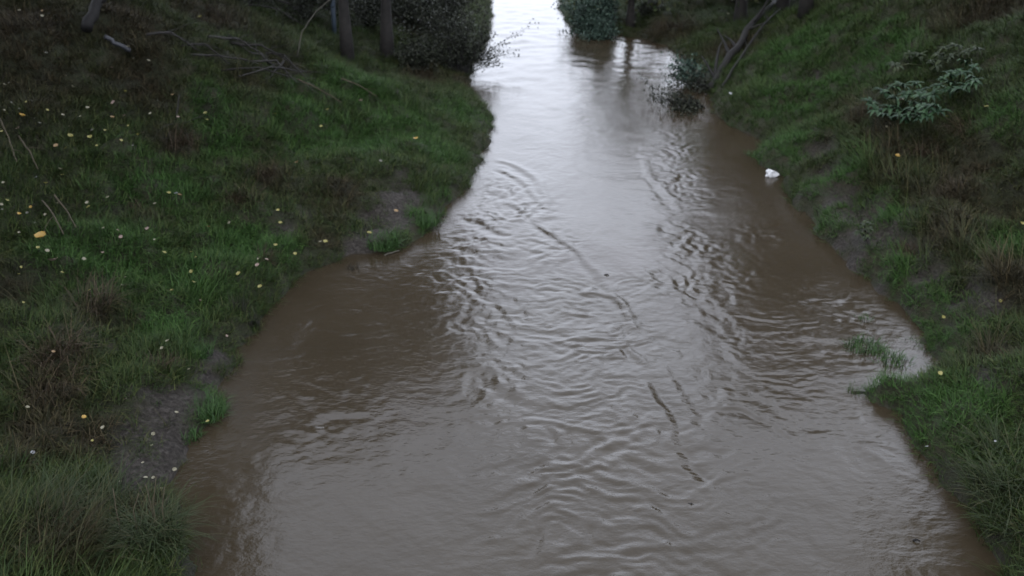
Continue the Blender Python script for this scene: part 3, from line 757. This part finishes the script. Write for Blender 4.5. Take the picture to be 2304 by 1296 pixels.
def weed(name, label, cat, base, heads, mat, L, wd, seed, nl=11, group=None):
    """heads: offsets (x, y, z) of the leaf clusters from the base"""
    rp = random.Random(seed); root = empty(name, base); V, F = [], []
    for hx, hy, hz in heads:
        tube([(hx * 0.15, hy * 0.15, -0.08), (hx * 0.6, hy * 0.6, hz * 0.55), (hx, hy, hz)], [0.012, 0.009, 0.006], 5, V, F)
    mesh_obj('stem', V, F, M['tuft_green'], root)
    for hx, hy, hz in heads:
        v_, f_ = rosette(nl, L * rp.uniform(0.8, 1.2), wd, rp)
        o_ = mesh_obj('leaf_cluster', v_, f_, M[mat], root); o_.location = (hx, hy, hz); o_.rotation_euler = (rp.uniform(-.3, .3), rp.uniform(-.3, .3), rp.uniform(0, 6))
    return tag(root, label, cat, group)
def heads_at(base, pxs, lo, hi, rp):
    r_ = []
    for (a_, b_) in pxs:
        l_ = rp.uniform(lo, hi); v_ = hit(a_, b_, l_); r_.append((v_.x - base.x, v_.y - base.y, v_.z - base.z))
    return r_
rw = random.Random(12)
b_ = hit_ground(2020, 250)
weed('weed', 'blue-green big-leaved weed clump on the right bank above brown hollow', 'weed', b_, heads_at(b_, [(1960, 232), (1985, 208), (2000, 245), (2025, 250), (2010, 200), (2040, 215), (2060, 250), (2085, 262), (2070, 220), (2100, 240), (2045, 262), (1990, 262), (2075, 205), (2095, 215), (1972, 250), (2015, 225), (2055, 235), (2085, 245), (2030, 195), (2060, 190), (2110, 255), (2030, 270), (2070, 270), (2000, 215)], 0.25, 0.5, rw), 'weed_blue', 0.17, 0.05, 101)
b_ = hit_ground(2150, 190)
weed('weed', 'smaller blue-green weed just uphill of the big-leaved clump', 'weed', b_, heads_at(b_, [(2120, 180), (2140, 190), (2165, 165), (2185, 175), (2195, 185), (2170, 140), (2130, 205), (2150, 165), (2110, 195), (2175, 195), (2155, 205), (2190, 155), (2135, 170)], 0.25, 0.45, rw), 'weed_blue', 0.15, 0.045, 102)
b_ = hit_ground(2090, 135)
weed('weed', 'light yellow-green weed highest up on the right bank', 'weed', b_, heads_at(b_, [(2045, 125), (2070, 128), (2095, 140), (2105, 150), (2125, 110), (2150, 105), (2175, 118), (2200, 112), (2110, 125), (2015, 150), (2140, 130)], 0.2, 0.4, rw), 'weed_light', 0.15, 0.04, 103)
b_ = hit_ground(1950, 528)
weed('weed', 'bright light green weed between the forks of the muddy track', 'weed', b_, heads_at(b_, [(1945, 505), (1955, 518), (1935, 525), (1950, 535)], 0.12, 0.25, rw), 'weed_light', 0.09, 0.035, 104)

# ---- tussocks: their own small meshes
def tussock(name, label, cat, px, py, nb, L, spread, mat, seed, width=0.008, lean=(0.1, 0.9), curl=(0.4, 1.5), bias=0.3, yaw=None, group=None, lift=0.0, floor_water=False):
    rp = random.Random(seed)
    v_ = hit_ground(px, py)
    if floor_water: v_.z = max(v_.z, -0.03)
    me_ = clump_mesh(name, nb, L, spread, width, lean, curl, bias, M[mat], rp, 4)
    o_ = bpy.data.objects.new(name, me_); COL.objects.link(o_)
    if yaw is None:
        e_ = 0.3; yaw = math.atan2(-(gz(v_.x, v_.y + e_) - gz(v_.x, v_.y - e_)), -(gz(v_.x + e_, v_.y) - gz(v_.x - e_, v_.y)))
    o_.location = (v_.x, v_.y, v_.z + lift); o_.rotation_euler = (0, 0, yaw)
    return tag(o_, label, cat, group)
GT = 'brown dead grass tussocks'
for k, (px, py, L, sp, lab) in enumerate([
        (400, 325, .42, .20, 'brown dead tussock below the fanned grey twigs'),
        (595, 395, .36, .18, 'brown dead tussock in green grass uphill of the grey mud scar'),
        (540, 455, .38, .16, 'reddish-brown tussock in the middle of the leafy green slope'),
        (205, 690, .46, .22, 'large brown tussock with long pale blades on the slope'),
        (125, 790, .42, .22, 'reddish tussock holding a pinkish leaf'),
        (120, 870, .42, .20, 'brown tussock just downhill of the reddish one'),
        (325, 475, .34, .15, 'thin brown tussock among scattered cream leaves'),
        (590, 590, .26, .10, 'small orange-brown tussock beside a cluster of leaves at the shore'),
        (360, 830, .26, .10, 'straw-coloured tuft standing at the upper rim of the mud'),
        (2080, 345, .40, .20, 'tan tussock arching over the dark hollow on the right bank'),
        (2170, 300, .42, .20, 'tan tussock at the top edge of the dark hollow'),
        (2060, 575, .32, .15, 'tan tussock below the muddy track on the right bank')]):
    tussock('tussock', lab, 'tussock', px, py, 150, L, sp, 'tuft_brown', 200 + k, 0.007, (0.3, 1.1), (0.5, 1.5), 0.6, group=GT)
for k, (px, py, L, sp, lab) in enumerate([(535, 700, .24, .11, 'dark spiky tuft on the shore beside a smaller one'), (573, 738, .22, .08, 'small dark spiky tuft right at the water edge'),
                                          (795, 606, .13, .07, 'dark low weed tuft sticking out of the brown water')]):
    tussock('tuft', lab, 'tuft', px, py, 60, L, sp, 'tuft_dark', 230 + k, 0.008, (0.0, 0.6), (0.1, 0.7), 0.0, 0.0, floor_water=True)
for k, (px, py, L, sp, nb, lab) in enumerate([(1945, 782, .17, .19, 420, 'green weed islet standing in the shallow inlet'), (2012, 816, .16, .16, 300, 'green weed islet against the inner end of the inlet'),
                                              (1946, 716, .10, .08, 90, 'tiny green weed tuft poking out of the water by the inlet'),
                                              (470, 930, .20, .17, 260, 'bright green tuft on the mud spit at the water'), (428, 988, .14, .10, 110, 'small green tuft alone on the grey mud'),
                                              (1700, 350, .16, .15, 170, 'bright green tuft on the point above the white scrap'),
                                              (860, 552, .20, .20, 260, 'lush green tuft on the lip below the mud scar'), (955, 500, .20, .20, 260, 'lush green tuft on the lip right of the mud scar'),
                                              (450, 800, .18, .12, 120, 'yellow-green tuft growing in mud above the bright tuft')]):
    tussock('tuft', lab, 'tuft', px, py, nb, L, sp, 'tuft_lush', 240 + k, 0.010, (0.0, 1.0), (0.3, 1.3), 0.0, 0.0, floor_water=True)
tussock('tussock', 'large overhanging green tussock with straw seed stalks beside the water', 'tussock', 345, 1225, 420, .52, .20, 'tuft_green', 260, 0.008, (0.2, 1.0), (0.8, 1.9), 0.45, -0.6, lift=0.02)
for k, (px, py) in enumerate([(90, 1150), (180, 1230), (60, 1260), (220, 1140)]):
    tussock('tussock', 'long rank green tussock sweeping downhill behind the overhanging one', 'tussock', px, py, 160, .50, .22, 'tuft_green', 270 + k, 0.008, (0.5, 1.2), (0.3, 1.0), 0.85, group='rank tussocks on the slope')
for k, (px, py) in enumerate([(2250, 1010), (2290, 1090), (2285, 1180), (2240, 1100)]):
    tussock('tussock', 'long rank tussock drooping towards the water on the steep right bank', 'tussock', px, py, 150, .40, .20, 'tuft_green', 280 + k, 0.008, (0.5, 1.2), (0.3, 1.0), 0.85, group='rank tussocks on the right bank')
for k, (p0, p1) in enumerate([((345, 1140), (351, 1072)), ((365, 1150), (370, 1095)), ((262, 1150), (254, 1098)), ((338, 1130), (328, 1090)), ((300, 1150), (312, 1110))]):
    a_ = hit(*p0, 0.3); d_ = ray(*p1); t_ = (a_.y + 0.05) / d_.y
    stick('seed_stalk', 'pale seed stalk sticking up out of the overhanging tussock', 'stalk', [a_ - Vector((0, 0, 0.3)), a_, Vector((d_.x * t_, d_.y * t_, CAM_H + d_.z * t_))], 0.005, 0.003, 'straw', 'seed stalks of the big tussock', 0, 300 + k)

# ---- flotsam
def crumple(name, size, mat, loc, seed, flat=0.6):
    bm = bmesh.new(); bmesh.ops.create_icosphere(bm, subdivisions=2, radius=1.0); rp = random.Random(seed)
    for v_ in bm.verts:
        k_ = 1 + rp.uniform(-.28, .28); v_.co = Vector((v_.co.x * size[0] * k_, v_.co.y * size[1] * k_, v_.co.z * size[2] * k_))
        if v_.co.x > 0: v_.co.z *= max(0.25, 1 - v_.co.x / size[0] * 0.7)
    me_ = bpy.data.meshes.new(name); bm.to_mesh(me_); bm.free(); me_.materials.append(M[mat])
    o_ = bpy.data.objects.new(name, me_); COL.objects.link(o_); o_.location = loc; return o_
p_ = on_plane(1736, 397)
o = crumple('plastic_scrap', (0.10, 0.065, 0.08), 'plastic', (p_[0], p_[1], 0.035), 5)
tag(o, 'crumpled white plastic scrap caught at the water edge', 'litter')
p_ = on_plane(882, 572)
stick('stick', 'short brown stick lying at the water edge under the lush tuft', 'stick', [Vector((p_[0] - .09, p_[1] - .05, 0.012)), Vector((p_[0] + .09, p_[1] + .07, 0.02))], 0.012, 0.007, 'cane', None, 1, 310, 0.1)
for k, (px, py, L, lab) in enumerate([(2062, 1218, .022, 'small black floating scrap in the smooth brown corner water'), (1555, 1138, .025, 'short dark stick floating below the long eddy line'),
                                      (1365, 620, .025, 'dark twig floating at the head of the rippled water')]):
    p_ = on_plane(px, py)
    stick('floating_stick', lab, 'stick', [Vector((p_[0] - L, p_[1] + L * .4, 0.004)), Vector((p_[0], p_[1], 0.018)), Vector((p_[0] + L, p_[1] - L * .3, 0.006))], 0.009, 0.005, 'bark_dark', None, 1, 320 + k, 0.03)

# ---- fallen leaves
def leaf_mesh(seed):
    rp = random.Random(seed); bm = bmesh.new(); n_ = 10; cup = rp.uniform(0.25, 0.5)
    ring = []
    c_ = bm.verts.new((0, 0, 0)); mid = []
    for k in range(n_):
        a_ = 2 * math.pi * k / n_; r_ = 0.5 * (1 + 0.22 * math.cos(a_)) * rp.uniform(0.9, 1.08)
        mid.append(bm.verts.new((r_ * .55 * math.cos(a_), r_ * .5 * math.sin(a_), cup * 0.22 + rp.uniform(-.03, .03))))
        ring.append(bm.verts.new((r_ * math.cos(a_), r_ * .9 * math.sin(a_), cup * 0.75 + rp.uniform(-.09, .09))))
    for k in range(n_):
        j = (k + 1) % n_
        bm.faces.new((c_, mid[k], mid[j])); bm.faces.new((mid[k], ring[k], ring[j], mid[j]))
    me_ = bpy.data.meshes.new('fallen_leaf'); bm.to_mesh(me_); bm.free()
    for p_ in me_.polygons: p_.use_smooth = True
    return me_
LV = []
def L_(ox, oy, s, txt):
    for it in txt.split():
        a_, b_, c_ = it.split(','); LV.append((ox + float(a_) / s, oy + float(b_) / s, c_))
L_(0, 0, 3.812, '162,97,c 75,132,g 362,100,o 360,140,c 878,97,c 1105,160,g 1230,245,c 1020,352,c 1100,412,c 1272,412,c 1720,147,y 1145,505,g 1270,527,c 958,582,p 1410,590,g 445,440,g 398,460,g 568,660,c 620,750,c 42,730,c 312,717,g 75,712,g 225,880,y 270,872,g 400,950,y 450,980,g 540,995,c 692,1000,c 748,928,c 972,882,p 1078,790,y 1480,818,o 1290,980,c 1065,993,p 965,1013,o 1525,1008,p 1760,980,y 1770,1028,y 35,948,c 165,940,g 190,1010,O 297,1015,g 340,1060,g 158,1105,p 15,1135,y 590,1085,c 598,1168,y 768,1180,y 902,1125,y 790,1118,g 1105,1083,y 1225,1142,c 1180,1160,y 1035,1208,y 832,1256,y 568,1272,y 1142,1255,g 480,1255,o 95,890,g 1360,870,g')
L_(560, 0, 3.812, '675,945,y 618,1085,y 962,868,p 1430,1195,O 1235,905,g 225,980,y')
L_(0, 330, 3.812, '520,198,c 540,245,y 395,318,y 310,265,w 30,318,c 55,462,y 5,500,c 18,540,g 265,522,O 160,578,O 240,575,g 388,585,c 490,492,c 162,740,c 345,778,O 322,868,y 398,903,c 458,980,p 883,915,p 925,437,c 748,490,c 757,522,y 893,702,c 1010,717,p 1033,785,p 1260,708,p 1325,805,c 1445,402,y 1328,495,c 1548,424,o 1515,410,w 1790,690,o 1970,658,c 1410,915,y 1640,905,y 1680,952,y 718,975,c 536,1085,y 1078,1122,c 1047,1190,c 167,1108,y 180,1040,y 300,655,g 76,825,g 1640,1077,y 1660,1165,y 1478,1238,y 2045,1090,y 2215,965,c 2205,1018,p 2228,1208,y 768,1235,y')
L_(560, 330, 3.812, '415,140,o 250,552,y 265,660,y 1262,558,o 1028,745,y 615,817,c 650,822,y 935,740,g 398,932,y 150,972,p 225,850,y 1127,125,g')
L_(0, 650, 3.6, '190,115,y 1395,18,c 1625,100,p 1360,425,c 1315,490,c 437,515,o 680,1047,O 1018,895,p 838,1128,c 225,965,c 1430,1010,c 1530,655,c 1833,388,p 1680,1075,y 1245,1180,c')
L_(0, 940, 3.6, '262,290,w 865,430,w 970,517,c 1160,372,c 1180,492,c 1240,492,c 1305,575,c 1408,425,c 1228,228,c 750,195,y')
L_(1700, 0, 3.811, '1640,1003,y 1120,1095,c 1980,920,y 1250,860,c')
L_(1600, 300, 3.24, '1355,165,O 1040,108,c 2265,660,y')
L_(1800, 640, 4.563, '1470,340,y 1435,925,y 2060,180,y')
L_(1800, 900, 3.27, '935,345,w 1435,305,w')
L_(0, 0, 1.0, '1643,212,w')
LM = [[leaf_mesh(k + 10 * q) for k in range(4)] for q in range(1)][0]
names = dict(y='yellow', c='pale cream', p='pinkish', o='dull orange-brown', O='bright orange-yellow', g='dull grey-green', w='greyish white')
lm_by = {}
for k, (px, py, c_) in enumerate(LV):
    key = (c_, k % 4)
    if key not in lm_by:
        me_ = LM[k % 4].copy(); me_.materials.append(M['leaf_' + c_]); lm_by[key] = me_
    mudv = hit(px, py); mv = float(sample(GM, mudv.x, mudv.y))
    v_ = hit(px, py, 0.02 if mv > 0.5 else 0.13)
    o_ = bpy.data.objects.new('fallen_leaf', lm_by[key]); COL.objects.link(o_)
    big = (abs(px - 90.5) < 2 and abs(py - 534) < 2) or (abs(px - 120) < 2 and abs(py - 587) < 2)
    small = dict(y=10, c=9, p=10, o=10, O=13, g=7.5, w=9)[c_]
    s_ = (24 if big else small * random.uniform(0.6, 1.2)) * pxm(v_)
    o_.scale = (s_, s_, s_); o_.location = v_
    o_.rotation_euler = (random.uniform(0.0, 0.6), random.uniform(-.4, .4), random.uniform(0, 6.28))
    rightb = px > 1600
    if big:
        lab = 'largest bright orange-yellow fallen leaf lying on the leafy slope' if c_ == 'O' else 'largest pinkish fallen leaf lying downhill of the big orange one'
        gr = None
    else:
        where = 'the steep right bank' if rightb else ('the grey mud by the water' if mv > 0.5 else 'the grass of the left bank')
        lab = f'small curled {names[c_]} fallen leaf lying on {where}'
        gr = f'{names[c_]} fallen leaves on {where}'
    tag(o_, lab, 'leaf', gr)
